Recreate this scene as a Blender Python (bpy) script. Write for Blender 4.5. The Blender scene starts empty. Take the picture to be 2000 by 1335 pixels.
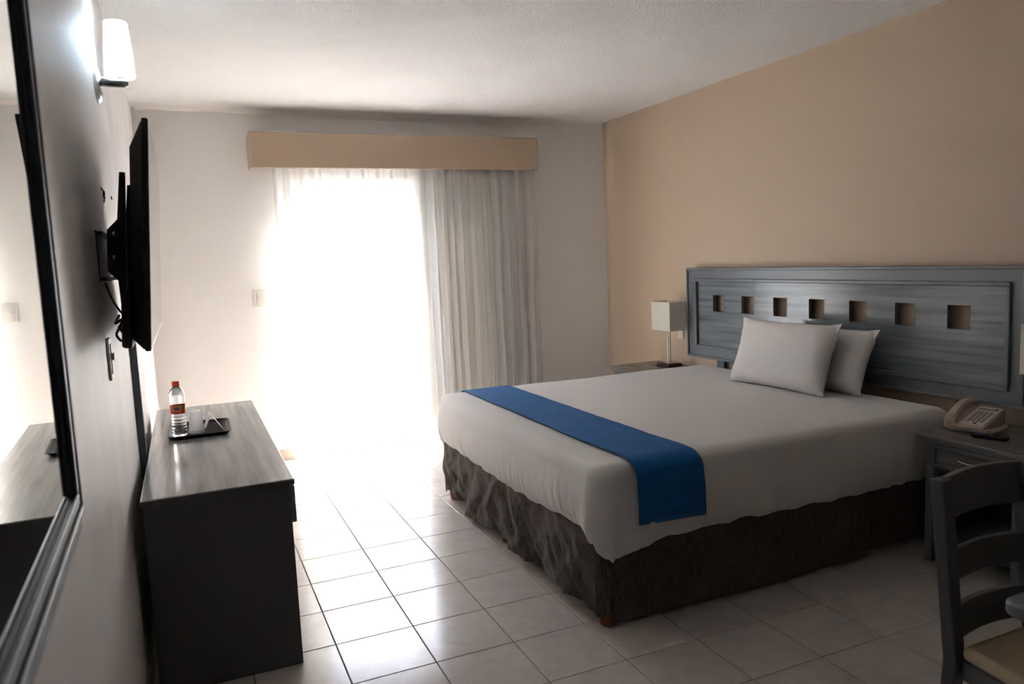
import bpy, bmesh, math, random
from mathutils import Vector, Matrix, noise
random.seed(7)
D = bpy.data
SC = bpy.context.scene
COL = SC.collection
PI = math.pi

# ------------------------------------------------------------------ camera
cam = D.cameras.new('camera'); co = D.objects.new('camera', cam); COL.objects.link(co)
cam.sensor_width = 36; cam.lens = 1471.8 * 36 / 2000; cam.clip_start = 0.02; cam.clip_end = 9000
yaw, pitch, roll = 0.406757, -0.110635, -0.0441686
fw = Vector((math.sin(yaw)*math.cos(pitch), math.cos(yaw)*math.cos(pitch), math.sin(pitch)))
rt = Vector((math.cos(yaw), -math.sin(yaw), 0)); up = rt.cross(fw)
r2 = rt*math.cos(roll) + up*math.sin(roll); u2 = -rt*math.sin(roll) + up*math.cos(roll)
co.matrix_world = Matrix(((r2.x, u2.x, -fw.x, -0.4533), (r2.y, u2.y, -fw.y, -2.7016), (r2.z, u2.z, -fw.z, 1.5541), (0, 0, 0, 1)))
cam.dof.use_dof = True; cam.dof.focus_distance = 4.0; cam.dof.aperture_fstop = 5.0
SC.camera = co

# ------------------------------------------------------------------ sky, sun, exposure
SUN_EL = math.radians(42)
sdir = Vector((0.733, 0.680, 0)).normalized()*math.cos(SUN_EL) + Vector((0, 0, math.sin(SUN_EL)))   # towards the sun
W = D.worlds.new('world'); SC.world = W; W.use_nodes = True
nt = W.node_tree; bg = nt.nodes['Background']
sky = nt.nodes.new('ShaderNodeTexSky'); sky.sky_type = 'NISHITA'; sky.sun_disc = False
sky.sun_elevation = SUN_EL; sky.sun_rotation = math.atan2(sdir.x, sdir.y)
sky.dust_density = 2.5; sky.air_density = 1.0
nt.links.new(sky.outputs[0], bg.inputs[0]); bg.inputs[1].default_value = 0.22
sl = D.lights.new('sun_offscreen', 'SUN'); sl.energy = 3.2; sl.angle = math.radians(0.6); sl.color = (1.0, 0.985, 0.965)
so = D.objects.new('sun_offscreen', sl); COL.objects.link(so); so.location = (6, 9, 8)
so.rotation_euler = sdir.to_track_quat('Z', 'Y').to_euler()
SC.view_settings.view_transform = 'Standard'; SC.view_settings.look = 'None'
SC.view_settings.gamma = 1; SC.view_settings.use_curve_mapping = False
SC.view_settings.exposure = 4.05

# ------------------------------------------------------------------ materials
def srgb(r, g, b):
    f = lambda c: (c/255/12.92) if c/255 <= 0.04045 else ((c/255+0.055)/1.055)**2.4
    return (f(r), f(g), f(b), 1)

def mat(name, col, rough=0.5, metal=0.0, spec=0.5, col2=None, cscale=(4, 4, 4), cramp=(0.35, 0.65), detail=3,
        bump=0.0, bscale=(60, 60, 60), bdist=0.01, trans=0.0, ior=1.45, emit=0.0, coat=0.0, sheen=0.0, distort=0.0):
    m = D.materials.new(name); m.use_nodes = True
    t = m.node_tree; N = t.nodes; L = t.links; b = N['Principled BSDF']
    b.inputs['Base Color'].default_value = col; b.inputs['Roughness'].default_value = rough
    b.inputs['Metallic'].default_value = metal; b.inputs['Specular IOR Level'].default_value = spec
    b.inputs['Transmission Weight'].default_value = trans; b.inputs['IOR'].default_value = ior
    b.inputs['Coat Weight'].default_value = coat; b.inputs['Sheen Weight'].default_value = sheen
    if emit:
        b.inputs['Emission Color'].default_value = col; b.inputs['Emission Strength'].default_value = emit
    tc = N.new('ShaderNodeTexCoord')
    if col2 is not None:
        mp = N.new('ShaderNodeMapping'); mp.inputs['Scale'].default_value = cscale
        nz = N.new('ShaderNodeTexNoise'); nz.inputs['Scale'].default_value = 1.0; nz.inputs['Detail'].default_value = detail
        nz.inputs['Distortion'].default_value = distort
        rp = N.new('ShaderNodeValToRGB'); e = rp.color_ramp.elements
        e[0].position, e[1].position = cramp; e[0].color = col; e[1].color = col2
        L.new(tc.outputs['Object'], mp.inputs[0]); L.new(mp.outputs[0], nz.inputs[0])
        L.new(nz.outputs[0], rp.inputs[0]); L.new(rp.outputs[0], b.inputs['Base Color'])
    if bump:
        mp = N.new('ShaderNodeMapping'); mp.inputs['Scale'].default_value = bscale
        nz = N.new('ShaderNodeTexNoise'); nz.inputs['Scale'].default_value = 1.0; nz.inputs['Detail'].default_value = 3
        bp = N.new('ShaderNodeBump'); bp.inputs['Strength'].default_value = bump; bp.inputs['Distance'].default_value = bdist
        L.new(tc.outputs['Object'], mp.inputs[0]); L.new(mp.outputs[0], nz.inputs[0])
        L.new(nz.outputs[0], bp.inputs['Height']); L.new(bp.outputs[0], b.inputs['Normal'])
    return m

def thin_glass(name, refl=0.06, tint=(1, 1, 1, 1)):
    m = D.materials.new(name); m.use_nodes = True; t = m.node_tree; t.nodes.clear()
    o = t.nodes.new('ShaderNodeOutputMaterial'); mx = t.nodes.new('ShaderNodeMixShader')
    tr = t.nodes.new('ShaderNodeBsdfTransparent'); gl = t.nodes.new('ShaderNodeBsdfGlossy'); gl.inputs['Roughness'].default_value = 0.02
    tr.inputs[0].default_value = tint; mx.inputs[0].default_value = refl
    t.links.new(tr.outputs[0], mx.inputs[1]); t.links.new(gl.outputs[0], mx.inputs[2]); t.links.new(mx.outputs[0], o.inputs[0])
    return m

def cloth(name, col, clear, thru):
    """woven cloth: `clear` = open weave, the rest diffuse of which `thru` is let through"""
    m = D.materials.new(name); m.use_nodes = True; t = m.node_tree; t.nodes.clear()
    o = t.nodes.new('ShaderNodeOutputMaterial'); m1 = t.nodes.new('ShaderNodeMixShader'); m2 = t.nodes.new('ShaderNodeMixShader')
    tr = t.nodes.new('ShaderNodeBsdfTransparent'); df = t.nodes.new('ShaderNodeBsdfDiffuse'); tl = t.nodes.new('ShaderNodeBsdfTranslucent')
    df.inputs[0].default_value = col; tl.inputs[0].default_value = col
    m1.inputs[0].default_value = thru; m2.inputs[0].default_value = clear
    t.links.new(df.outputs[0], m1.inputs[1]); t.links.new(tl.outputs[0], m1.inputs[2])
    t.links.new(m1.outputs[0], m2.inputs[1]); t.links.new(tr.outputs[0], m2.inputs[2]); t.links.new(m2.outputs[0], o.inputs[0])
    return m

M = {}
M['white_wall'] = mat('white_wall', srgb(239, 236, 232), 0.6, spec=0.3, bump=0.25, bscale=(30, 30, 30), bdist=0.004)
M['left_wall'] = mat('left_wall', srgb(234, 230, 227), 0.5, spec=0.4, bump=0.35, bscale=(26, 26, 18), bdist=0.005,
                     col2=srgb(226, 219, 214), cscale=(3, 3, 1.2))
M['tan_wall'] = mat('tan_wall', srgb(204, 182, 158), 0.55, spec=0.35, bump=0.15, bscale=(25, 25, 25), bdist=0.004)
M['ceiling'] = mat('ceiling', srgb(247, 245, 242), 0.9, spec=0.1)
def popcorn(m):
    t = m.node_tree; N = t.nodes; L = t.links; b = N['Principled BSDF']; tc = N.new('ShaderNodeTexCoord')
    n1 = N.new('ShaderNodeTexNoise'); n1.inputs['Scale'].default_value = 95; n1.inputs['Detail'].default_value = 2.5
    v = N.new('ShaderNodeTexVoronoi'); v.inputs['Scale'].default_value = 130
    ad = N.new('ShaderNodeMath'); ad.operation = 'SUBTRACT'
    bp = N.new('ShaderNodeBump'); bp.inputs['Strength'].default_value = 0.65; bp.inputs['Distance'].default_value = 0.009
    L.new(tc.outputs['Object'], n1.inputs[0]); L.new(tc.outputs['Object'], v.inputs[0])
    L.new(n1.outputs[0], ad.inputs[0]); L.new(v.outputs[0], ad.inputs[1]); L.new(ad.outputs[0], bp.inputs['Height'])
    L.new(bp.outputs[0], b.inputs['Normal'])
popcorn(M['ceiling'])
M['plaster'] = mat('plaster', srgb(242, 237, 231), 0.8, spec=0.2, bump=0.3, bscale=(14, 30, 30), bdist=0.008)
M['grout'] = mat('grout', srgb(112, 100, 90), 0.85)
M['baseboard'] = mat('baseboard', srgb(184, 170, 157), 0.35, col2=srgb(174, 159, 146), cscale=(5, 5, 5))
def tile_mat():
    m = mat('tile', srgb(206, 194, 183), 0.13, spec=0.5)
    t = m.node_tree; N = t.nodes; L = t.links; b = N['Principled BSDF']
    tc = N.new('ShaderNodeTexCoord'); oi = N.new('ShaderNodeObjectInfo'); va = N.new('ShaderNodeVectorMath'); va.operation = 'ADD'
    ml = N.new('ShaderNodeMath'); ml.operation = 'MULTIPLY'; ml.inputs[1].default_value = 40
    cb = N.new('ShaderNodeCombineXYZ')
    L.new(oi.outputs['Random'], ml.inputs[0]); L.new(ml.outputs[0], cb.inputs[0]); L.new(ml.outputs[0], cb.inputs[2])
    L.new(tc.outputs['Object'], va.inputs[0]); L.new(cb.outputs[0], va.inputs[1])
    nz = N.new('ShaderNodeTexNoise'); nz.inputs['Scale'].default_value = 7; nz.inputs['Detail'].default_value = 8; nz.inputs['Distortion'].default_value = 1.6
    rp = N.new('ShaderNodeValToRGB'); e = rp.color_ramp.elements
    e[0].position, e[1].position = 0.3, 0.7; e[0].color = srgb(196, 187, 180); e[1].color = srgb(210, 202, 195)
    L.new(va.outputs[0], nz.inputs[0]); L.new(nz.outputs[0], rp.inputs[0]); L.new(rp.outputs[0], b.inputs['Base Color'])
    rr = N.new('ShaderNodeMapRange'); rr.inputs['To Min'].default_value = 0.10; rr.inputs['To Max'].default_value = 0.20
    L.new(nz.outputs[0], rr.inputs[0]); L.new(rr.outputs[0], b.inputs['Roughness'])
    return m
M['tile'] = tile_mat()
M['grey'] = mat('grey_paint', srgb(110, 114, 118), 0.28, spec=0.5, bump=0.04, bscale=(20, 20, 20))
M['dark_grey'] = mat('dark_grey_paint', srgb(80, 79, 82), 0.38, spec=0.5, bump=0.05, bscale=(24, 24, 24))
M['chair_grey'] = mat('chair_grey_paint', srgb(70, 71, 74), 0.35, spec=0.5)
def grain(name, sc, a=(88, 90, 92), b=(134, 136, 137), rough=0.22):
    return mat(name, srgb(*a), rough, spec=0.5, col2=srgb(*b), cscale=sc, cramp=(0.3, 0.72), detail=5, distort=0.4, bump=0.03, bscale=sc)
M['grain_y'] = grain('brushed_grey_y', (30, 1.4, 30), (108, 110, 111), (160, 160, 158), 0.17)
M['grain_head'] = grain('brushed_grey_headboard', (1, 1.1, 26), (92, 99, 104), (138, 145, 149), 0.16)
M['grain_ns'] = grain('brushed_grey_nightstand', (30, 1.6, 30), (100, 94, 92), (132, 126, 122), 0.25)
M['mirror_frame'] = mat('mirror_frame', srgb(56, 61, 72), 0.42, spec=0.35)
M['mirror'] = mat('mirror_glass', (0.86, 0.9, 0.87, 1), 0.015, metal=1.0)
M['chrome'] = mat('brushed_metal', (0.55, 0.57, 0.58, 1), 0.22, metal=1.0)
M['brass'] = mat('handle_metal', (0.62, 0.55, 0.46, 1), 0.2, metal=1.0)
M['stem'] = mat('lamp_stem_metal', (0.5, 0.44, 0.36, 1), 0.25, metal=1.0)
M['lamp_base'] = mat('lamp_base', srgb(58, 46, 44), 0.4)
M['lamp_shade'] = cloth('lamp_shade_fabric', srgb(240, 236, 222), 0.0, 0.35)
M['black'] = mat('black_plastic', srgb(18, 18, 19), 0.42, spec=0.35)
M['black_metal'] = mat('black_metal', srgb(20, 20, 23), 0.42, spec=0.35)
M['screen'] = mat('tv_screen', srgb(12, 12, 14), 0.03, spec=0.8)
M['rubber'] = mat('cable_rubber', srgb(16, 16, 17), 0.5)
M['white_plastic'] = mat('white_plastic', srgb(226, 223, 216), 0.3)
M['upvc'] = mat('white_door_frame', srgb(232, 231, 228), 0.35)
M['glass'] = thin_glass('door_glass', 0.05)
M['clear'] = thin_glass('clear_plastic', 0.12, (0.95, 0.96, 0.96, 1))
M['water'] = mat('water_bottle', (0.97, 0.985, 0.99, 1), 0.03, trans=1.0, ior=1.30)
M['cap'] = mat('orange_cap', srgb(226, 84, 48), 0.4)
M['label_orange'] = mat('orange_label', srgb(226, 88, 52), 0.4)
M['label_green'] = mat('green_label', srgb(120, 160, 60), 0.4)
M['label_grey'] = mat('grey_label', srgb(120, 112, 108), 0.5)
M['label_white'] = mat('white_label', srgb(232, 226, 220), 0.5)
M['paper'] = mat('paper', srgb(236, 236, 236), 0.6)
M['ink'] = mat('blue_ink', srgb(60, 70, 170), 0.6)
M['cup'] = cloth('frosted_cup', srgb(228, 228, 230), 0.30, 0.6)
M['sheet'] = mat('white_sheet', srgb(226, 222, 219), 0.8, spec=0.15, sheen=0.1, bump=0.12, bscale=(9, 9, 9), bdist=0.01)
M['pillow'] = mat('white_pillow', srgb(226, 222, 219), 0.8, spec=0.15, sheen=0.1, bump=0.1, bscale=(8, 8, 8), bdist=0.01)
M['runner'] = mat('blue_cloth', srgb(12, 92, 154), 0.75, spec=0.15, sheen=0.1, col2=srgb(20, 102, 164), cscale=(6, 6, 60), bump=0.12, bscale=(12, 40, 40), bdist=0.004)
M['skirt'] = mat('brown_chenille', srgb(62, 55, 50), 0.9, spec=0.1, sheen=0.15, col2=srgb(104, 93, 85), cscale=(190, 190, 26), cramp=(0.35, 0.7), detail=2, bump=0.25, bscale=(190, 190, 26), bdist=0.004)
M['foot'] = mat('varnished_wood', srgb(150, 72, 34), 0.2, col2=srgb(120, 54, 24), cscale=(20, 20, 6), coat=0.4)
M['mattress'] = mat('mattress', srgb(222, 216, 208), 0.8)
M['valance'] = mat('tan_valance', srgb(190, 168, 145), 0.6, bump=0.06, bscale=(8, 8, 8))
M['sheer'] = cloth('sheer_voile', srgb(240, 238, 234), 0.30, 0.45)
M['hem'] = cloth('sheer_hem', srgb(238, 233, 224), 0.08, 0.42)
M['drape'] = cloth('grey_drape', srgb(178, 172, 160), 0.0, 0.025)
M['beige'] = mat('beige_vinyl', srgb(188, 168, 136), 0.4, spec=0.4)
M['phone'] = mat('phone_plastic', srgb(188, 166, 148), 0.38)
M['phone_face'] = mat('phone_faceplate', srgb(228, 216, 208), 0.4)
M['key'] = mat('phone_key', srgb(150, 132, 126), 0.5)
M['navy'] = mat('navy_print', srgb(34, 36, 66), 0.5)
M['red'] = mat('red_lamp', srgb(190, 20, 40), 0.3)
M['cord'] = mat('cord_plastic', srgb(214, 200, 184), 0.35)
M['purple'] = mat('purple_button', srgb(64, 60, 170), 0.4)
M['button'] = mat('remote_button', srgb(170, 170, 176), 0.5)
M['outdoor_white'] = mat('outdoor_white', srgb(236, 234, 230), 0.7)
M['sea'] = mat('sea_water', srgb(70, 120, 160), 0.3, bump=0.3, bscale=(0.3, 0.3, 0.3), bdist=0.3)
M['window_dark'] = mat('far_window', srgb(150, 165, 178), 0.2)
M['threshold'] = mat('threshold_stone', srgb(196, 168, 132), 0.4)
M['desk'] = mat('desk_paint', srgb(102, 108, 120), 0.3)
M['shade_glass'] = cloth('opal_glass', srgb(236, 243, 247), 0.0, 0.30)
M['bulb'] = mat('bulb', (0.9, 0.97, 1, 1), 0.4, emit=12.0)

for k_ in ('bulb',): M[k_].cycles.emission_sampling = 'NONE'     # their light comes from the lamps inside them

# ------------------------------------------------------------------ builders
ORG = {}
def tag(o, label=None, cat=None, group=None, kind=None):
    if label: o['label'] = label
    if cat: o['category'] = cat
    if group: o['group'] = group
    if kind: o['kind'] = kind
    return o

def thing(name, loc, label, cat, group=None, rot=(0, 0, 0)):
    o = D.objects.new(name, None); COL.objects.link(o); o.location = loc; o.rotation_euler = rot
    o.empty_display_size = 0.05
    ORG[o] = Vector(loc)
    return tag(o, label, cat, group)

class MB:
    def __init__(s): s.v = []; s.f = []
    def add(s, vs, fs):
        n = len(s.v); s.v += [tuple(p) for p in vs]; s.f += [tuple(i+n for i in q) for q in fs]; return s
    def box(s, x0, x1, y0, y1, z0, z1):
        vs = [(x, y, z) for z in (z0, z1) for y in (y0, y1) for x in (x0, x1)]
        return s.add(vs, [(0, 2, 3, 1), (4, 5, 7, 6), (0, 1, 5, 4), (2, 6, 7, 3), (0, 4, 6, 2), (1, 3, 7, 5)])
    def hexa(s, lo, hi):      # two quads (lists of 4 points) joined
        return s.add(list(lo)+list(hi), [(3, 2, 1, 0), (4, 5, 6, 7), (0, 1, 5, 4), (1, 2, 6, 5), (2, 3, 7, 6), (3, 0, 4, 7)])
    def tube(s, pts, r, n=8, cap=True):
        pts = [Vector(p) for p in pts]; rings = []
        ref = Vector((0, 0, 1))
        for i, p in enumerate(pts):
            t = (pts[min(i+1, len(pts)-1)] - pts[max(i-1, 0)]).normalized()
            a = t.cross(ref)
            if a.length < 1e-3: a = t.cross(Vector((0, 1, 0)))
            a.normalize(); b = t.cross(a).normalized()
            rr = r[i] if isinstance(r, (list, tuple)) else r
            rings.append([p + a*math.cos(2*PI*k/n)*rr + b*math.sin(2*PI*k/n)*rr for k in range(n)])
        vs = [q for R_ in rings for q in R_]; fs = []
        for i in range(len(pts)-1):
            for k in range(n):
                k2 = (k+1) % n; fs.append((i*n+k, (i+1)*n+k, (i+1)*n+k2, i*n+k2))
        if cap: fs.append(tuple(range(n))); fs.append(tuple(reversed(range((len(pts)-1)*n, len(pts)*n))))
        return s.add(vs, fs)
    def lathe(s, prof, n=24, c=(0, 0, 0), cap=True, axis='z'):
        vs = []; fs = []
        for r, z in prof:
            for k in range(n):
                a = 2*PI*k/n; x, y = r*math.cos(a), r*math.sin(a)
                if axis == 'z': vs.append((c[0]+x, c[1]+y, c[2]+z))
                elif axis == 'x': vs.append((c[0]+z, c[1]+x, c[2]+y))
                else: vs.append((c[0]+y, c[1]+z, c[2]+x))
        for i in range(len(prof)-1):
            for k in range(n):
                k2 = (k+1) % n; fs.append((i*n+k, i*n+k2, (i+1)*n+k2, (i+1)*n+k))
        if cap:
            fs.append(tuple(reversed(range(n)))); fs.append(tuple(range((len(prof)-1)*n, len(prof)*n)))
        return s.add(vs, fs)
    def prism(s, poly, z0, z1):
        n = len(poly); vs = [(x, y, z0) for x, y in poly]+[(x, y, z1) for x, y in poly]
        fs = [tuple(reversed(range(n))), tuple(range(n, 2*n))]+[(i, (i+1) % n, (i+1) % n+n, i+n) for i in range(n)]
        return s.add(vs, fs)
    def grid(s, P):           # P[i][j] points
        nj = len(P[0]); vs = [p for row in P for p in row]
        return s.add(vs, [(i*nj+j, (i+1)*nj+j, (i+1)*nj+j+1, i*nj+j+1) for i in range(len(P)-1) for j in range(nj-1)])
    def build(s, name, m, parent=None, bevel=0.0, seg=2, smooth=False, local=False, solid=0.0):
        off = Vector((0, 0, 0)) if (parent is None or local) else ORG.get(parent, Vector((0, 0, 0)))
        me = D.meshes.new(name); me.from_pydata([(p[0]-off.x, p[1]-off.y, p[2]-off.z) for p in s.v], [], s.f); me.update()
        bm = bmesh.new(); bm.from_mesh(me); bmesh.ops.recalc_face_normals(bm, faces=bm.faces); bm.to_mesh(me); bm.free()
        me.materials.append(M[m] if isinstance(m, str) else m)
        o = D.objects.new(name, me); COL.objects.link(o)
        if parent is not None: o.parent = parent; ORG[o] = ORG.get(parent, Vector((0, 0, 0)))
        if solid:
            md = o.modifiers.new('thick', 'SOLIDIFY'); md.thickness = solid; md.offset = 0
        if bevel:
            md = o.modifiers.new('bevel', 'BEVEL'); md.width = bevel; md.segments = seg; md.limit_method = 'ANGLE'
            md.angle_limit = math.radians(40); md.harden_normals = True
        if smooth or bevel:
            for p in me.polygons: p.use_smooth = True
            if bevel or smooth == 'auto':
                me.set_sharp_from_angle(angle=math.radians(40))
        return o

def struct(o): o['kind'] = 'structure'; return o
def fbm(x, y, z=0.0, oct=3):
    return noise.fractal(Vector((x, y, z)), 0.8, 2.0, oct)

# ------------------------------------------------------------------ room shell
X0, XR, YB, YF, H = -0.695, 3.272, 3.57, -4.3, 2.772
WT = 0.20
fl = struct(MB().box(X0-0.1, XR+0.1, YF-0.1, YB+WT, -0.12, -0.0025).build('floor', 'grout'))
T, GAP, CH = 0.33, 0.0035, 0.0018
def tile_mesh(w, d):
    a, b = w/2-GAP/2, d/2-GAP/2; c = CH
    mb = MB(); vs = [(-a, -b, -.006), (a, -b, -.006), (a, b, -.006), (-a, b, -.006), (-a, -b, -c), (a, -b, -c), (a, b, -c), (-a, b, -c),
                     (-a+c, -b+c, 0), (a-c, -b+c, 0), (a-c, b-c, 0), (-a+c, b-c, 0)]
    fs = [(8, 9, 10, 11)]+[(i, (i+1) % 4, (i+1) % 4+4, i+4) for i in range(4)]+[(i+4, (i+1) % 4+4, (i+1) % 4+8, i+8) for i in range(4)]
    me = D.meshes.new('tile'); me.from_pydata(vs, [], fs); me.materials.append(M['tile']); me.update(); return me
tile_cache = {}
for i in range(-3, 10):
    for j in range(-9, 11):
        x0, x1 = max(i*T, X0), min((i+1)*T, XR); y0, y1 = j*T, min((j+1)*T, YB)
        w, d = round(x1-x0, 4), round(y1-y0, 4)
        if w < 0.02 or d < 0.02: continue
        if (w, d) not in tile_cache: tile_cache[(w, d)] = tile_mesh(w, d)
        o = D.objects.new('tile', tile_cache[(w, d)]); COL.objects.link(o); o.parent = fl
        o.location = ((x0+x1)/2, (y0+y1)/2, random.uniform(-0.0004, 0.0002))
struct(MB().box(X0-0.1, XR+0.1, YF-0.1, YB+WT, H, H+0.12).build('ceiling', 'ceiling'))
struct(MB().box(X0-0.12, X0, YF-0.1, YB+WT, -0.1, H+0.02).build('wall_left', 'left_wall'))
struct(MB().box(XR, XR+0.12, YF-0.1, YB+WT, -0.1, H+0.02).build('wall_right', 'tan_wall'))
struct(MB().box(X0, XR, YF-0.12, YF, -0.1, H+0.02).build('wall_front', 'white_wall'))
DX0, DX1, DZ = 0.30, 2.352, 2.255      # door opening
struct(MB().box(X0, DX0, YB, YB+WT, -0.1, H+0.02).box(DX1, XR, YB, YB+WT, -0.1, H+0.02).box(DX0, DX1, YB, YB+WT, DZ, H+0.02)
       .build('wall_back', 'white_wall'))
struct(MB().box(X0, DX0-0.01, YB-0.012, YB-0.0005, 0.0005, 0.09).box(DX1+0.01, XR-0.013, YB-0.012, YB-0.0005, 0.0005, 0.09).build('baseboard_back', 'baseboard', bevel=0.003))
struct(MB().box(X0+0.0005, X0+0.012, YF, YB-0.013, 0.0005, 0.09).build('baseboard_left', 'baseboard', bevel=0.003))
struct(MB().box(XR-0.012, XR-0.0005, YF, YB-0.013, 0.0005, 0.09).build('baseboard_right', 'baseboard', bevel=0.003))
# uneven plaster bead where the ceiling meets the window wall
P = []
for i in range(81):
    x = X0+0.02+(XR-X0-0.04)*i/80; u = (x-X0)/(XR-X0)
    a = 0.010+0.022*max(0, math.sin(PI*min(1, max(0, (u-0.12)/0.75))))+0.006*fbm(x*2.2, 3.1)
    P.append([(x, YB-0.0006, H-1.2*a-0.006), (x, YB-0.35*a, H-1.1*a), (x, YB-0.9*a, H-0.75*a), (x, YB-1.5*a, H-0.6*a), (x, YB-2.4*a, H-0.25*a), (x, YB-3.2*a, H-0.0006)])
struct(MB().grid(P).build('trim_1', 'plaster', smooth=True))
struct(MB().box(DX0+0.001, DX1-0.001, YB-0.03, YB+WT, 0.0005, 0.014).build('trim_2', 'threshold', bevel=0.004))

# glazed balcony door
d1 = struct(MB().box(DX0, DX0+0.05, 3.62, 3.70, 0.015, DZ).box(DX1-0.05, DX1, 3.62, 3.70, 0.015, DZ).box(DX0+0.05, DX1-0.05, 3.62, 3.70, DZ-0.05, DZ)
            .build('door_1', 'upvc', bevel=0.004))
GZ0, GZ1 = 0.16, 2.088
def leaf(x0, x1, g0, g1, ya, yb):      # sliding leaf: stiles, rails and pane
    MB().box(x0, g0, ya, yb, 0.02, DZ-0.052).build('stile', 'upvc', d1, bevel=0.004)
    MB().box(g1, x1, ya, yb, 0.02, DZ-0.052).build('stile', 'upvc', d1, bevel=0.004)
    MB().box(g0, g1, ya, yb, GZ1, DZ-0.052).build('rail', 'upvc', d1, bevel=0.004)
    MB().box(g0, g1, ya, yb, 0.02, GZ0).build('rail', 'upvc', d1, bevel=0.004)
    ym = (ya+yb)/2
    MB().add([(g0, ym, GZ0), (g1, ym, GZ0), (g1, ym, GZ1), (g0, ym, GZ1)], [(0, 1, 2, 3)]).build('pane', 'glass', d1)
leaf(DX0+0.052, 1.335, 0.455, 1.262, 3.630, 3.658)
leaf(1.265, DX1-0.052, 1.345, 2.20, 3.662, 3.690)
MB().lathe([(0.0, -0.012), (0.022, -0.012), (0.024, 0), (0.024, 0.006)], 16, (0.36, 3.628, 1.995), axis='y').build('door_closer_cap', 'white_plastic', d1, smooth='auto')
hb = MB().box(0.395, 0.425, 3.615, 3.635, 0.98, 1.16); hb.tube([(0.41, 3.615, 1.10), (0.41, 3.575, 1.10), (0.47, 3.57, 1.10)], 0.008, 8)
hb.build('door_handle', 'chrome', d1)

# ------------------------------------------------------------------ outside
struct(MB().box(-3.0, 6.0, YB+WT+0.001, 5.05, -0.2, -0.02).build('balcony_floor', 'outdoor_white'))
rl = thing('balcony_railing', (1.2, 4.95, -0.02), 'white balcony parapet with open rails outside the glass door', 'railing')
MB().box(-2.9, 5.9, 4.88, 5.02, -0.019, 0.812).build('parapet', 'outdoor_white', rl)
MB().box(-2.9, 5.9, 4.90, 5.00, 0.881, 0.976).build('rail', 'outdoor_white', rl, bevel=0.01)
MB().box(-2.9, 5.9, 4.89, 5.01, 1.065, 1.165).build('rail', 'outdoor_white', rl, bevel=0.01)
for i in range(8):
    x = -2.6+i*1.15
    MB().box(x-0.05, x+0.05, 4.915, 4.985, 0.80, 1.08).build('post', 'outdoor_white', rl)
hz = thing('hotel_building', (-6, 32, -12), 'white multi-storey building beyond the balcony', 'building')
MB().box(-22, 8.75, 27, 38, -12, 12).build('wall', 'outdoor_white', hz)
for k in range(7):
    for j in range(5):
        x = -14+k*3.2; z = -4+j*3.2
        fr = MB().box(x, x+1.5, 26.93, 26.995, z, z+1.6).build('window', 'outdoor_white', hz)
        MB().box(x+0.1, x+1.4, 26.90, 26.925, z+0.1, z+1.5).build('pane', 'window_dark', fr)
struct(MB().add([(-4000, 60, -14), (4000, 60, -14), (4000, 8000, -14), (-4000, 8000, -14)], [(0, 1, 2, 3)]).build('sea', 'sea'))
struct(MB().box(-40, 40, 5.5, 60, -14.5, -12.0).build('ground_outside', 'outdoor_white'))

# ------------------------------------------------------------------ valance and curtains
vl = thing('curtain_valance', (1.28, YB, 2.31), 'tan upholstered box valance above the balcony door curtains', 'valance')
VY = 3.36
mb = MB().box(0.086, 2.485, VY, VY+0.02, 2.312, 2.583)
mb.build('front_board', 'valance', vl, bevel=0.012, seg=3)
for x in (0.086, 2.465): MB().box(x, x+0.02, VY+0.02, YB-0.001, 2.314, 2.582).build('side_board', 'valance', vl, bevel=0.008)
MB().box(0.106, 2.465, VY+0.02, YB-0.001, 2.562, 2.581).build('top_board', 'valance', vl)
MB().box(0.108, 2.463, 3.425, 3.445, 2.375, 2.395).build('curtain_track', 'white_plastic', vl)

def pleats(x0, x1, yc, z0, z1, wl, amp, nx, nz, seed, flat=None):
    rnd = random.Random(seed); P = []
    for i in range(nx+1):
        u = i/nx; row = []
        ph = 2*PI*(u*(x1-x0)/wl+0.55*fbm(u*9, seed)+0.25*fbm(u*23, seed+5))
        k = 1.0 if flat is None else 0.36+0.64*min(1, max(0, (x0+(x1-x0)*u-flat)/0.16))      # drawn out flatter over the glass
        am = amp*(0.75+0.5*fbm(u*7, seed+9))*k
        for j in range(nz+1):
            t = j/nz; z = z1+(z0-z1)*t
            x = x0+(x1-x0)*u + 0.010*t*fbm(u*9, t*1.2, seed) + 0.1*wl*math.sin(2*ph+1)*k*k
            a = am*(0.65+0.45*t)
            c = math.sin(ph+0.6*t*fbm(u*8, t, seed+2))
            y = yc + a*(0.75*c+0.35*math.sin(2*ph+1.3+seed)*(0.4+0.6*t)) + 0.006*fbm(u*30, t*3, seed)
            row.append((x, y, z))
        P.append(row)
    return P
sh = thing('sheer_curtain', (1.35, 3.435, 0.02), 'sheer white pleated voile curtain hanging over the balcony door', 'curtain')
PS = pleats(0.245, 2.475, 3.422, 0.125, 2.372, 0.105, 0.037, 700, 30, 3, 1.30)
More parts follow.
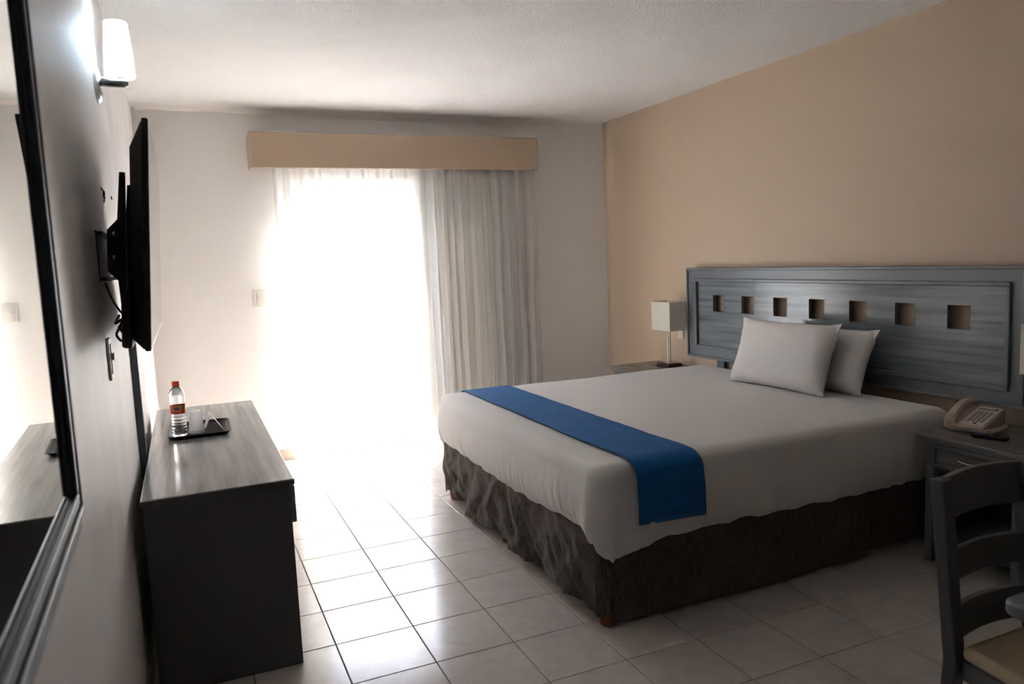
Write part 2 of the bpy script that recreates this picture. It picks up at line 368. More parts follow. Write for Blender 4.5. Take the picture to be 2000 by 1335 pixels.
# narrow slits added to the voile so that sun streaks fall on the floor
hx, hy = -sdir.x, -sdir.y; hl = math.hypot(hx, hy); hx /= hl; hy /= hl
def across(p): return p[0]*hy-p[1]*hx            # coordinate across the sun's direction
slits = [(0.56, 0.012), (0.70, 0.010), (0.83, 0.017), (0.95, 0.010), (1.06, 0.014), (1.18, 0.010), (1.30, 0.014)]
keep = []
for q in range(len(PS)-1):
    a0, a1 = sorted((across(PS[q][15]), across(PS[q+1][15])))
    ok = True
    for xs, w in slits:
        c = xs*hy-3.422*hx
        if a1 > c-w/2 and a0 < c+w/2: ok = False
    keep.append(ok)
runs = []; st = None
for q, ok in enumerate(keep+[False]):
    if ok and st is None: st = q
    if not ok and st is not None:
        if q-st > 2: runs.append((st, q))
        st = None
for lo, b in runs:
    w_ = MB().grid(PS[lo:b+1]).build('fabric_strip', 'sheer', sh, smooth=True)
    PH = []
    for row in PS[lo:b+1]:
        x, y, z = row[-1]; PH.append([(x, y, z), (x+0.001, y-0.001, z-0.05), (x+0.002, y-0.002, z-0.104)])
    MB().grid(PH).build('hem', 'hem', w_, smooth=True)
dr = thing('blackout_curtain', (1.92, 3.52, 0.17), 'grey drape gathered beside the balcony door behind the sheer', 'curtain')
MB().grid(pleats(1.385, 2.44, 3.515, 0.17, 2.372, 0.092, 0.036, 460, 24, 11)).build('fabric', 'drape', dr, smooth=True)

# ------------------------------------------------------------------ headboard
hbT = thing('headboard', (3.24, 0.91, 0), 'grey painted headboard with a row of square cutouts above bed', 'headboard')
HY0, HY1, HZ0, HZ1 = -0.398, 2.222, 0.728, 1.408
IY0, IY1, IZ0, IZ1 = -0.318, 2.112, 0.812, 1.322
holes = [1.860-0.3189*k for k in range(7)]; hs = 0.0645; hz0, hz1 = 1.083, 1.214
pb = MB(); xp0, xp1 = 3.208, 3.232
pb.box(xp0, xp1, IY0, IY1, IZ0, hz0).box(xp0, xp1, IY0, IY1, hz1, IZ1)
ys = [IY0]+sorted(sum([[c-hs, c+hs] for c in holes], []))+[IY1]
for a, b in zip(ys[::2], ys[1::2]): pb.box(xp0, xp1, a, b, hz0, hz1)
pn = pb.build('panel', 'grain_head', hbT)
for c in holes:   # routed lining of each cutout
    l = MB()
    l.box(xp0-0.0015, xp1, c-hs, c-hs+0.003, hz0, hz1).box(xp0-0.0015, xp1, c+hs-0.003, c+hs, hz0, hz1)
    l.box(xp0-0.0015, xp1, c-hs+0.003, c+hs-0.003, hz0, hz0+0.003).box(xp0-0.0015, xp1, c-hs+0.003, c+hs-0.003, hz1-0.003, hz1)
    l.build('cutout_lining', 'grey', pn)
xb0, xb1 = 3.200, 3.236
for nm, a in (('frame_rail', (HY0, HY1, IZ1, HZ1)), ('frame_rail', (HY0, HY1, HZ0, IZ0)), ('frame_stile', (HY0, IY0, IZ0, IZ1)), ('frame_stile', (IY1, HY1, IZ0, IZ1))):
    MB().box(xb0, xb1, *a).build(nm, 'grey', hbT)
for a in ((IY0-0.012, IY1+0.012, IZ1-0.010, IZ1+0.014), (IY0-0.012, IY1+0.012, IZ0-0.014, IZ0+0.010), (IY0-0.014, IY0+0.012, IZ0+0.010, IZ1-0.010), (IY1-0.012, IY1+0.014, IZ0+0.010, IZ1-0.010)):
    MB().box(xb0-0.016, xb0+0.012, *a).build('inner_moulding', 'grey', hbT, bevel=0.006, seg=3)
for a in ((HY0-0.006, HY1+0.006, HZ1-0.012, HZ1+0.008), (HY0-0.006, HY1+0.006, HZ0-0.008, HZ0+0.012), (HY0-0.006, HY0+0.012, HZ0+0.012, HZ1-0.012), (HY1-0.012, HY1+0.006, HZ0+0.012, HZ1-0.012)):
    MB().box(xb0-0.012, xb1+0.004, *a).build('edge_moulding', 'grey', hbT, bevel=0.005, seg=3)
for yc in (1.882, -0.07):
    MB().box(3.237, 3.2605, yc-0.042, yc+0.042, 0.0, 0.80).build('leg', 'grey', hbT, bevel=0.003)

# ------------------------------------------------------------------ bed
BX0, BX1, BY0, BY1, BT = 1.00, 3.13, -0.115, 1.965, 0.70
def outline(x0, x1, y0, y1, r, ns=110, nc=14):
    """closed rounded rectangle, counter-clockwise from the near foot corner: list of (x, y, nx, ny, side, t)"""
    out = []
    cs = [(x1-r, y0+r, -PI/2), (x1-r, y1-r, 0), (x0+r, y1-r, PI/2), (x0+r, y0+r, PI)]
    sides = [((x0+r, y0), (x1-r, y0), (0, -1)), ((x1, y0+r), (x1, y1-r), (1, 0)), ((x1-r, y1), (x0+r, y1), (0, 1)), ((x0, y1-r), (x0, y0+r), (-1, 0))]
    for k in range(4):
        (ax, ay), (bx, by), n = sides[k]
        for i in range(ns): t = i/ns; out.append((ax+(bx-ax)*t, ay+(by-ay)*t, n[0], n[1], k, t))
        cx, cy, a0 = cs[k]
        for i in range(nc):
            a = a0+PI/2*i/nc; out.append((cx+r*math.cos(a), cy+r*math.sin(a), math.cos(a), math.sin(a), k+0.5, i/nc))
    return out
def loops_mesh(L, closed_top=False):
    n = len(L[0]); vs = [p for lp in L for p in lp]; fs = []
    for i in range(len(L)-1):
        for k in range(n):
            k2 = (k+1) % n; fs.append((i*n+k, (i+1)*n+k, (i+1)*n+k2, i*n+k2))
    if closed_top: fs.append(tuple(range(n)))
    return MB().add(vs, fs)
bed = thing('bed', (2.06, 0.92, 0), 'king size bed base with brown fabric skirt and short wooden feet', 'bed')
MB().box(1.05, 3.10, -0.06, 1.91, 0.10, 0.40).build('base', 'mattress', bed)
MB().box(1.04, 3.10, -0.07, 1.92, 0.402, 0.66).build('mattress', 'mattress', bed, bevel=0.05, seg=4)
for (x, y) in ((1.075, -0.055), (1.075, 0.80), (1.075, 1.015), (1.075, 1.90), (3.05, -0.03), (3.05, 1.88), (2.05, -0.03), (2.05, 1.88)):
    MB().lathe([(0.026, 0.001), (0.034, 0.006), (0.038, 0.03), (0.036, 0.055), (0.03, 0.062), (0.034, 0.075), (0.034, 0.10)], 16, (x, y, 0)).build('foot', 'foot', bed, smooth='auto')
OS = outline(1.02, 3.10, -0.098, 1.945, 0.05, 170, 14)
def ridged(x, s): return 1-abs(2*((x+0.35*fbm(x*0.7, s)) % 1.0)-1)
L = []
NV = 22
for j in range(NV+1):
    v = j/NV; lp = []
    for (x, y, nx, ny, k, t) in OS:
        # hem height of the skirt on each side
        if k == 0: zb = 0.022+0.006*math.sin(t*9) + (0.022 if t > 0.73 else 0)
        elif k == 3: zb = 0.062+0.022*math.sin(t*15+1)+0.018*fbm(t*8, 4.4)
        elif k == 3.5: zb = 0.05
        else: zb = 0.05
        z = 0.425+(zb-0.425)*v
        if k == 3:
            s = t*2.0
            f = fbm(s*4.2+v*1.3, v*0.7, 1.0)*0.030+fbm(s*9-v*2.4, v*0.9, 7.0)*0.016
            f += 0.018*max(0, fbm(s*3.1-v*1.8, 0.4, 3.0))**0.7
            d = (0.006+f*(0.35+0.9*v))*min(1, 10*(1-t)+0.35)
        elif k == 0:
            d = 0.008*fbm(t*6, v*0.8, 2.0)+0.010*v*math.sin(t*6.5) + (-0.014*v if t > 0.73 else 0)
        else: d = 0.006*fbm(t*6+k, v, 2.0)
        d += 0.010*math.sin(PI*v)*0.6+0.006*v
        if v < 0.12: d -= 0.02*(1-v/0.12)
        lp.append((x+nx*d, y+ny*d, z))
    L.append(lp)
loops_mesh(L).build('bed_skirt', 'skirt', bed, smooth=True)

sheetO = thing('bed_sheet', (2.06, 0.92, 0.30), 'white sheet pulled smooth over the mattress and tucked under', 'sheet')
OB = outline(BX0, BX1, BY0, BY1, 0.085, 200, 18)
cx, cy = (BX0+BX1)/2, (BY0+BY1)/2
def top_z(x, y):
    return BT + 0.006*fbm(x*1.3, y*1.3, 0.2) - 0.004
def lerp_tab(tab, t):
    for (a, p), (b, q) in zip(tab, tab[1:]):
        if t <= b: return p+(q-p)*(t-a)/(b-a)
    return tab[-1][1]
foot_hem = [(0, .385), (.1, .384), (.32, .376), (.54, .369), (.70, .376), (.86, .398), (.97, .402), (1, .36)]
side_hem = [(0, .29), (.03, .296), (.07, .318), (.13, .338), (.25, .345), (.45, .343), (.65, .338), (1, .35)]
def hem_z(k, t):
    w = 0.004*math.sin(t*60)+0.006*fbm(t*16, k, 1)
    if k == 3: return lerp_tab(foot_hem, t)+w
    if k == 0: return lerp_tab(side_hem, t)+w
    if k == 3.5: return 0.36-0.085*t**0.7+0.03*math.exp(-((t-0.22)/0.1)**2)
    return 0.37
RE = 0.065
L = []
for kk in (0.03, 0.2, 0.4, 0.55, 0.7, 0.8, 0.87, 0.92, 0.95):
    lp = []
    for (x, y, nx, ny, k, t) in OB:
        px, py = cx+(x-nx*RE-cx)*kk/0.95, cy+(y-ny*RE-cy)*kk/0.95
        lp.append((px, py, top_z(px, py)))
    L.append(lp)
for a in (0.3, 0.6, 0.9, 1.2, PI/2):
    lp = []
    for (x, y, nx, ny, k, t) in OB:
        d = -RE+RE*math.sin(a); zz = top_z(x, y)-RE+RE*math.cos(a)
        lp.append((x+nx*d, y+ny*d, zz))
    L.append(lp)
NS = 18
for j in range(1, NS+1):
    v = j/NS; lp = []
    for (x, y, nx, ny, k, t) in OB:
        zt = top_z(x, y)-RE; zb = hem_z(k, t); z = zt+(zb-zt)*v
        per = (y if k in (3, 1) else x) if k == int(k) else x+y
        fold = fbm(per*24+v*1.2, v*0.5, k)*0.5+fbm(per*48-v, v*0.4, k+4)*0.3
        amp = 0.012*v**1.1
        if k == 3: amp *= 1.1*(0.45+0.8*abs(fbm(per*2, 0.5)))
        if k == 0: amp *= 0.35+2.2*max(0, t-0.72)/0.28
        d = 0.022*math.sin(PI*v*0.9)+amp*fold - 0.012*v**4
        if v > 0.93: d -= 0.014*(v-0.93)/0.07
        lp.append((x+nx*d, y+ny*d, z))
    L.append(lp)
loops_mesh(L, True).build('fabric', 'sheet', sheetO, smooth=True)

# blue runner across the foot of the bed
rn = thing('bed_runner', (1.34, 0.92, 0.42), 'bright blue cloth runner laid across foot of the white bed', 'bed runner')
P = []
path = []
zlo = 0.44
for i in range(9): path.append((BY1+0.03, zlo+(BT-RE-zlo)*i/8, 'f'))
for i in range(1, 7): a = PI/2*(1-i/6); path.append((BY1-RE+(RE+0.03)*math.sin(a), BT-RE+(RE+0.006)*math.cos(a), 'f'))
for i in range(1, 60): path.append((BY1-RE+(BY0-BY1+2*RE)*i/60, BT+0.006, 't'))
for i in range(0, 7): a = PI/2*i/6; path.append((BY0+RE-(RE+0.03)*math.sin(a), BT-RE+(RE+0.006)*math.cos(a), 'n'))
for i in range(1, 13): path.append((BY0-0.03-0.004*math.sin(PI*i/12), BT-RE+(zlo-(BT-RE))*i/12, 'n'))
for q, (y, z, w) in enumerate(path):
    row = []
    for i in range(25):
        u = i/24; x = 1.172+0.322*u
        s = max(0, (q-60)/(len(path)-60))
        x += 0.012*s+0.012*s*u + 0.004*fbm(y*3, u*2)
        dz = 0.0035*abs(fbm(y*5, x*9, 3)) if w != 'n' else 0
        if w == 'f' : dz = 0.004*abs(fbm(y*30, x*20))
        dy = -0.004*abs(fbm(z*6, x*10, 8)) if w == 'n' else 0
        zz = z+dz - (0.012*u if (w == 'n' and q == len(path)-1) else 0)
        if w == 't': zz = max(zz, top_z(x, y)+0.005)
        row.append((x, y+dy, zz))
    P.append(row)
MB().grid(P).build('cloth', 'runner', rn, smooth=True, solid=0.003)
MB().box(1.235, 1.257, BY0-0.0345, BY0-0.032, 0.430, 0.444).build('care_tag', 'paper', rn)

# pillows
def pillow(name, label, base, length, height, thick, lean, seed, rotz=0.0):
    """stands on its long edge; local y = length, z = height, x = thickness"""
    o = thing(name, base, label, 'pillow', rot=(0, lean, rotz))
    n, m = 40, 28
    def pt(i, j, s):
        u = -1+2*i/n; v = -1+2*j/m
        prof = ((1-abs(u)**4.2)*(1-abs(v)**3.6))
        th = thick/2*max(0, prof)**0.55
        pin = 1-0.045*(1-abs(u)**2)*abs(v)**6 ; pinu = 1-0.05*(1-abs(v)**2)*abs(u)**6
        y = u*length/2*pinu; z = height/2+v*height/2*pin
        w = 0.006*fbm(u*2.5+seed, v*2.5, s)*prof**0.3 + 0.010*fbm(u*6+seed, v*6, s)*max(0, abs(u)*abs(v)-0.35)
        x = s*(th+w)+0.012*math.sin(v*2+u)*abs(u)
        return (x, y, z)
    mb = MB(); mb.grid([[pt(i, j, -1) for j in range(m+1)] for i in range(n+1)]); mb.grid([[pt(i, j, 1) for j in range(m+1)] for i in range(n+1)])
    b = mb.build('pillow_body', 'pillow', o, smooth=True, local=True)
    bm = bmesh.new(); bm.from_mesh(b.data); bmesh.ops.remove_doubles(bm, verts=bm.verts, dist=0.0012); bmesh.ops.recalc_face_normals(bm, faces=bm.faces); bm.to_mesh(b.data); bm.free()
    for p in b.data.polygons: p.use_smooth = True
    # sewn corner tips of the pillow case
    for (sy, zz) in ((1, height), (-1, height)):
        MB().add([(-0.004, sy*(length/2-0.05), zz-0.004), (0.004, sy*(length/2-0.05), zz-0.004), (0.003, sy*(length/2+0.014), zz+0.006), (-0.003, sy*(length/2+0.014), zz+0.006),
                  (-0.004, sy*(length/2-0.006), zz-0.055), (0.004, sy*(length/2-0.006), zz-0.055)], [(0, 1, 2, 3), (3, 2, 5, 4), (0, 3, 4), (1, 5, 2), (0, 4, 5, 1)]).build('corner_tip', 'pillow', o, local=True)
    return o
pillow('pillow', 'white pillow propped in front of another against the headboard', (2.80, 0.84, 0.695), 0.77, 0.42, 0.17, 0.30, 1, 0.02)
pillow('pillow', 'white pillow standing behind another, touching the grey headboard', (2.985, 0.72, 0.695), 0.74, 0.385, 0.15, 0.33, 5, -0.03)

# ------------------------------------------------------------------ nightstands
def nightstand(y0, y1, label, gm):
    x0, x1, zt = 2.772, 3.235, 0.628
    o = thing('nightstand', ((x0+x1)/2, (y0+y1)/2, 0), label, 'nightstand', 'nightstands beside the bed')
    top = MB().box(x0-0.028, x1+0.01, y0-0.045, y1+0.045, zt-0.024, zt).build('top', gm, o, bevel=0.007, seg=3)
    MB().box(x0-0.020, x1+0.005, y0-0.035, y1+0.035, zt-0.036, zt-0.0245).build('top_moulding', 'grey', o, bevel=0.004)
    for ya in (y0, y1-0.022):
        MB().box(x0, x1, ya, ya+0.022, 0.0, zt-0.037).build('side_panel', 'dark_grey', o, bevel=0.003)
    for ya in (y0, y1-0.034):
        MB().box(x0-0.006, x0+0.03, ya-0.003, ya+0.034+0.003, 0.0, zt-0.037).build('leg', 'grey', o, bevel=0.004)
    MB().box(x1-0.012, x1, y0+0.022, y1-0.022, 0.11, zt-0.038).build('back_panel', 'dark_grey', o)
    MB().box(x0+0.004, x1-0.013, y0+0.023, y1-0.023, 0.10, 0.122).build('shelf', 'grey', o, bevel=0.003)
    MB().box(x0+0.006, x1-0.013, y0+0.023, y1-0.023, 0.455, 0.468).build('shelf', 'dark_grey', o)
    dz0, dz1 = 0.476, zt-0.041; dy0, dy1 = y0+0.036, y1-0.036
    df = MB().box(x0-0.006, x0+0.016, dy0, dy1, dz0, dz1).build('drawer', gm, o, bevel=0.002)
    for a in ((dy0, dy1, dz1-0.016, dz1), (dy0, dy1, dz0, dz0+0.016), (dy0, dy0+0.018, dz0+0.016, dz1-0.016), (dy1-0.018, dy1, dz0+0.016, dz1-0.016)):
        MB().box(x0-0.016, x0-0.0065, *a).build('drawer_moulding', 'grey', df, bevel=0.003)
    yc = (y0+y1)/2; zc = (dz0+dz1)/2+0.004
    pts = [(x0-0.007, yc-0.055, zc+0.004), (x0-0.022, yc-0.050, zc+0.004)]+[(x0-0.030+0.006*math.cos(PI*t/8-PI/2)*0-0.006*math.sin(PI*t/8), yc-0.05+0.1*t/8, zc+0.004-0.006*math.sin(PI*t/8)) for t in range(9)]+[(x0-0.022, yc+0.050, zc+0.004), (x0-0.007, yc+0.055, zc+0.004)]
    MB().tube(pts, 0.0035, 8).build('handle', 'brass', df, smooth=True)
    return o
nightstand(-0.675, -0.222, 'grey nightstand with one drawer holding the telephone and remote', 'grain_ns')
nightstand(2.205, 2.655, 'grey nightstand on the window side of the bed', 'grain_ns')

def table_lamp(x, y, label):
    z = 0.629
    o = thing('table_lamp', (x, y, z), label, 'lamp', 'bedside lamps')
    MB().box(x-0.065, x+0.065, y-0.085, y+0.085, z, z+0.028).build('base', 'lamp_base', o, bevel=0.003)
    MB().box(x-0.045, x+0.045, y-0.06, y+0.06, z+0.0285, z+0.032).build('base_plate', 'stem', o)
    for dy in (-0.012, 0.012):
        MB().lathe([(0.007, 0.032), (0.007, 0.325)], 12, (x, y+dy, z)).build('stem', 'stem', o, smooth='auto')
    MB().lathe([(0.016, 0.322), (0.016, 0.36), (0.012, 0.375)], 12, (x, y, z)).build('socket', 'lamp_base', o, smooth='auto')
    a, b, z0, z1 = 0.075, 0.125, z+0.295, z+0.525
    s = MB(); c = [(-a, -b), (a, -b), (a, b), (-a, b)]
    s.add([(x+px*1.0, y+py*1.0, zz) for zz in (z0, z1) for px, py in c], [(i, (i+1) % 4, (i+1) % 4+4, i+4) for i in range(4)])
    sh_ = s.build('shade', 'lamp_shade', o, solid=0.002)
    for zz in (z0, z1-0.006):
        r = MB()
        for (p, q), (p2, q2) in zip(c, c[1:]+c[:1]):
            r.tube([(x+p, y+q, zz+0.003), (x+p2, y+q2, zz+0.003)], 0.0022, 6)
        r.build('shade_trim', 'lamp_shade', sh_)
    sp = MB()
    sp.tube([(x-a, y, z0+0.05), (x+a, y, z0+0.05)], 0.002, 6); sp.tube([(x, y-b, z0+0.05), (x, y+b, z0+0.05)], 0.002, 6)
    sp.build('spider', 'stem', o)
    return o
table_lamp(3.105, 2.355, 'table lamp with rectangular cream shade next to the wall outlet')
table_lamp(3.10, -0.615, 'table lamp with cream shade beside the telephone')

# wall outlet behind far lamp
def wall_plate(name, c, w, h, normal, label, cat, rocker=1):
    o = thing(name, c, label, cat)
    nx, ny = normal
    def bx(a0, a1, z0, z1, d0, d1):
        if nx: xs = sorted((c[0]+nx*d0, c[0]+nx*d1)); return MB().box(xs[0], xs[1], c[1]+a0, c[1]+a1, c[2]+z0, c[2]+z1)
        ys_ = sorted((c[1]+ny*d0, c[1]+ny*d1)); return MB().box(c[0]+a0, c[0]+a1, ys_[0], ys_[1], c[2]+z0, c[2]+z1)
    p = bx(-w/2, w/2, -h/2, h/2, 0.0005, 0.009).build('plate', 'white_plastic', o, bevel=0.003)
    bx(-w/4, w/4, -h*0.36, h*0.36, 0.0092, 0.012).build('insert', 'white_plastic', o, bevel=0.001)
    bx(-w/5, w/5, -0.004, h*0.14, 0.0122, 0.019 if rocker else 0.013).build('rocker', 'white_plastic', o, bevel=0.002)
    return o
wall_plate('wall_outlet', (XR, 2.415, 0.892), 0.075, 0.12, (-1, 0), 'white outlet plate on the tan wall beside the headboard', 'outlet', 0)
wall_plate('light_switch', (0.095, YB, 1.327), 0.098, 0.135, (0, -1), 'white light switch plate on the wall left of curtain', 'light switch')
wall_plate('light_switch', (X0, 0.045, 1.287), 0.078, 0.135, (1, 0), 'white switch plate on side wall below the television', 'light switch')

# ------------------------------------------------------------------ telephone and remote
ph = thing('telephone', (3.055, -0.255, 0.6285), 'beige desk telephone with coiled cord on the nightstand', 'telephone', rot=(0, 0, math.radians(8)))
# local: x towards wall (upper end), y across; faces -x
def wedge(x0, x1, y0, y1, za0, za1, zb0, zb1):
    return MB().hexa([(x0, y0, za0), (x1, y0, zb0), (x1, y1, zb0), (x0, y1, za0)], [(x0, y0, za1), (x1, y0, zb1), (x1, y1, zb1), (x0, y1, za1)])
wedge(-0.10, 0.11, -0.095, 0.095, 0.002, 0.026, 0.002, 0.088).build('body', 'phone', ph, bevel=0.008, seg=3, local=True)
def slope(x): return 0.026+(x+0.10)/0.21*0.062
def onface(x0, x1, y0, y1, h0, h1):
    return wedge(x0, x1, y0, y1, slope(x0)+h0, slope(x0)+h1, slope(x1)+h0, slope(x1)+h1)
fp = onface(-0.088, 0.102, -0.085, 0.022, 0.0005, 0.0025).build('faceplate', 'phone_face', ph, local=True)
kb = MB()
for i in range(7):
    for j in range(4):
        x = -0.058+i*0.016; y = -0.070+j*0.020
        q = onface(x, x+0.008, y, y+0.012, 0.003, 0.0055); kb.add(q.v, q.f)
kb.build('keypad', 'key', fp, local=True)['kind'] = 'stuff'
onface(0.070, 0.077, -0.078, 0.012, 0.003, 0.0034).build('printed_bar', 'navy', fp, local=True)
onface(0.082, 0.090, -0.075, -0.058, 0.003, 0.0034).build('printed_logo', 'navy', fp, local=True)
onface(-0.080, -0.070, -0.050, -0.036, 0.003, 0.007).build('message_light', 'red', fp, local=True, bevel=0.002)
hp = []
for i in range(15):
    t = i/14; x = -0.100+0.212*t; hp.append((x, 0.062, slope(x)+0.016+0.030*math.sin(PI*t)))
mbh = MB()
P = []
for i, (x, y, z) in enumerate(hp):
    t = i/14; w = 0.027-0.004*math.sin(PI*t); th = 0.015
    P.append([(x, y-w, z-th), (x, y-w, z+th*0.3), (x, y-w*0.6, z+th), (x, y+w*0.6, z+th), (x, y+w, z+th*0.3), (x, y+w, z-th), (x, y-w, z-th)])
mbh.grid(P); mbh.add(P[0][:6], [tuple(range(6))]); mbh.add(P[-1][:6], [tuple(range(6))])
hs_ = mbh.build('handset', 'phone', ph, local=True, smooth='auto')
coil = []
ctrl = [Vector(p) for p in ((-0.108, 0.075, 0.024), (-0.125, 0.05, 0.012), (-0.128, 0.0, 0.012), (-0.122, -0.06, 0.012), (-0.105, -0.11, 0.012), (-0.04, -0.125, 0.012), (0.04, -0.122, 0.012), (0.075, -0.112, 0.012))]
turns = 46; NP = turns*9
for i in range(NP+1):
    s = i/NP*(len(ctrl)-1); k = min(int(s), len(ctrl)-2); f = s-k
    p0, p1, p2, p3 = ctrl[max(k-1, 0)], ctrl[k], ctrl[k+1], ctrl[min(k+2, len(ctrl)-1)]
    p = 0.5*((2*p1)+(p2-p0)*f+(2*p0-5*p1+4*p2-p3)*f*f+(3*p1-p0-3*p2+p3)*f**3)
    tg = (p2-p1).normalized(); a = Vector((0, 0, 1)); b = tg.cross(a).normalized()
    an = 2*PI*turns*i/NP
    coil.append(p+a*math.cos(an)*0.008+b*math.sin(an)*0.008)
MB().tube(coil, 0.0020, 5).build('coiled_cord', 'cord', ph, local=True, smooth=True)

rm = thing('remote_control', (2.905, -0.440, 0.6285), 'slim black remote control lying on the nightstand', 'remote control', rot=(0, 0, math.radians(-74)))
MB().box(-0.075, 0.075, -0.019, 0.019, 0.0005, 0.018).build('body', 'black', rm, bevel=0.008, seg=3, local=True)
MB().lathe([(0.013, 0.018), (0.013, 0.0195), (0.008, 0.0205)], 16, (-0.042, 0, 0)).build('direction_pad', 'purple', rm, local=True)
for i in range(3):
    for s in (-1, 1):
        MB().box(0.0+i*0.016, 0.008+i*0.016, s*0.009-0.004, s*0.009+0.004, 0.018, 0.0195).build('button', 'button' if i == 0 else 'black', rm, local=True)

# ------------------------------------------------------------------ dresser
ds = thing('dresser', (-0.40, 1.21, 0), 'long low grey dresser with brushed top against the side wall', 'dresser')
dx0, dx1, dy0, dy1, dzt = -0.655, -0.142, 0.245, 2.165, 0.752
MB().box(dx0-0.006, dx1+0.018, dy0-0.018, dy1+0.018, dzt-0.024, dzt).build('top', 'grain_y', ds, bevel=0.005, seg=3)
MB().box(dx0-0.006, dx1+0.016, dy0-0.0195, dy0-0.0182, dzt-0.022, dzt-0.004).build('edge_band', 'dark_grey', ds)
for a in (dy0, dy1-0.02):
    MB().box(dx0, dx1, a, a+0.02, 0.0, dzt-0.025).build('side_panel', 'dark_grey', ds, bevel=0.002)
MB().box(dx0, dx0+0.01, dy0+0.021, dy1-0.021, 0.06, dzt-0.026).build('back_panel', 'dark_grey', ds)
MB().box(dx0+0.011, dx1-0.02, dy0+0.021, dy1-0.021, 0.07, 0.09).build('bottom_panel', 'dark_grey', ds)
for k in range(1, 3):
    y = dy0+(dy1-dy0)*k/3; MB().box(dx0+0.011, dx1-0.002, y-0.01, y+0.01, 0.0905, dzt-0.026).build('divider', 'dark_grey', ds)
for k in range(3):
    w = (dy1-dy0)/3; a = dy0+k*w+(0.0 if k == 0 else 0.004); b = dy0+(k+1)*w-(0.0 if k == 2 else 0.004)
    for r, (z0, z1) in enumerate(((0.575, 0.722), (0.335, 0.565), (0.095, 0.325))):
        xx = dx1+0.0005 if r == 0 else dx1-0.02
        if r: a2, b2 = max(a, dy0+0.022+k*0), min(b, dy1-0.022)
        else: a2, b2 = a, b
        if r: a2 += 0.008 if k else 0; b2 -= 0.008 if k < 2 else 0
        dwr = MB().box(xx, xx+0.017, a2, b2, z0, z1).build('drawer', 'grey', ds, bevel=0.003)
        yc = (a+b)/2; zc = (z0+z1)/2; x = xx+0.017
        MB().tube([(x, yc-0.05, zc), (x+0.022, yc-0.045, zc), (x+0.026, yc, zc), (x+0.022, yc+0.045, zc), (x, yc+0.05, zc)], 0.004, 8).build('handle', 'brass', dwr, smooth=True)

# tray and what is on it
TZ = dzt+0.0006
ty = thing('serving_tray', (-0.437, 1.395, TZ), 'black ribbed plastic tray on the dresser', 'tray', rot=(0, 0, math.radians(-1)))
def rrect(a, b, r, n=6):
    return [(sx*(a-r)+r*math.cos(q+PI/2*i/n), sy*(b-r)+r*math.sin(q+PI/2*i/n)) for (sx, sy, q) in ((1, 1, 0), (-1, 1, PI/2), (-1, -1, PI), (1, -1, 3*PI/2)) for i in range(n+1)]
A, B = 0.145, 0.185
loops = [(A-0.018, B-0.018, 0.0), (A-0.004, B-0.004, 0.014), (A, B, 0.017), (A, B, 0.019), (A-0.006, B-0.006, 0.0185), (A-0.020, B-0.020, 0.004)]
Lt = [[(x, y, z) for x, y in rrect(a, b, 0.035)] for a, b, z in loops]
mb = loops_mesh(Lt, True); n = len(Lt[0]); mb.f.append(tuple(range((len(Lt)-1)*n, len(Lt)*n)))
mb.build('dish', 'black', ty, local=True, smooth='auto')
for i in range(22):
    y = -0.155+i*0.0148
    MB().box(-0.11, 0.11, y-0.0028, y+0.0028, 0.0042, 0.0062).build('rib', 'black', ty, local=True)
ZB = TZ+0.0068
def LX(x, y): return (x, y, ZB)
bt = thing('water_bottle', LX(-0.528, 1.300), 'clear water bottle with orange cap and label on the tray', 'bottle')
prof = [(0.030, 0.0), (0.034, 0.004)]
for i in range(6):
    z = 0.012+i*0.016; prof += [(0.0355, z), (0.0355, z+0.007), (0.0325, z+0.011)]
prof += [(0.0345, 0.112), (0.0345, 0.156), (0.0372, 0.164), (0.0375, 0.196), (0.034, 0.216), (0.024, 0.234), (0.0145, 0.243), (0.0135, 0.262)]
MB().lathe(prof, 28).build('bottle_body', 'water', bt, local=True, smooth=True)
MB().lathe([(0.0165, 0.244), (0.0165, 0.247), (0.0155, 0.2475), (0.0168, 0.249), (0.0168, 0.268), (0.0155, 0.270)], 24).build('cap', 'cap', bt, local=True, smooth='auto')
lb = MB().lathe([(0.0352, 0.112), (0.0352, 0.157)], 36, cap=False).build('label', 'label_orange', bt, local=True, smooth=True)
def patch(a0, a1, z0, z1, r, m, nm):
    P = [[(r*math.cos(a0+(a1-a0)*i/8), r*math.sin(a0+(a1-a0)*i/8), z) for z in (z0, z1)] for i in range(9)]
    MB().grid(P).build(nm, m, lb, local=True, smooth=True)
va = math.atan2(-2.70-1.30, -0.453+0.528)
patch(va-0.62, va+0.30, 0.127, 0.150, 0.0354, 'label_white', 'label_panel')
patch(va-0.55, va+0.23, 0.129, 0.148, 0.0356, 'label_grey', 'label_print')
patch(va+0.35, va+1.15, 0.143, 0.157, 0.0354, 'label_green', 'label_patch')
cp = thing('plastic_cup', LX(-0.452, 1.335), 'frosted plastic cup turned upside down on the tray', 'cup')
MB().lathe([(0.0385, 0.0), (0.0385, 0.012), (0.037, 0.013), (0.0285, 0.098), (0.0295, 0.099), (0.0285, 0.108), (0.0270, 0.109)], 28, cap=False).build('cup_body', 'cup', cp, local=True, smooth='auto')
MB().lathe([(0.0282, 0.100), (0.001, 0.100)], 28, cap=False).build('cup_base', 'cup', cp, local=True)
tc_ = thing('tent_card', LX(-0.385, 1.375), 'small white folded tent card on the tray', 'card', rot=(0, 0, math.radians(4)))
mb = MB().hexa([(-0.034, -0.045, 0), (-0.0325, -0.045, 0), (-0.0325, 0.045, 0), (-0.034, 0.045, 0)], [(0.0, -0.045, 0.082), (0.0015, -0.045, 0.082), (0.0015, 0.045, 0.082), (0.0, 0.045, 0.082)])
mb.build('front_leaf', 'paper', tc_, local=True)
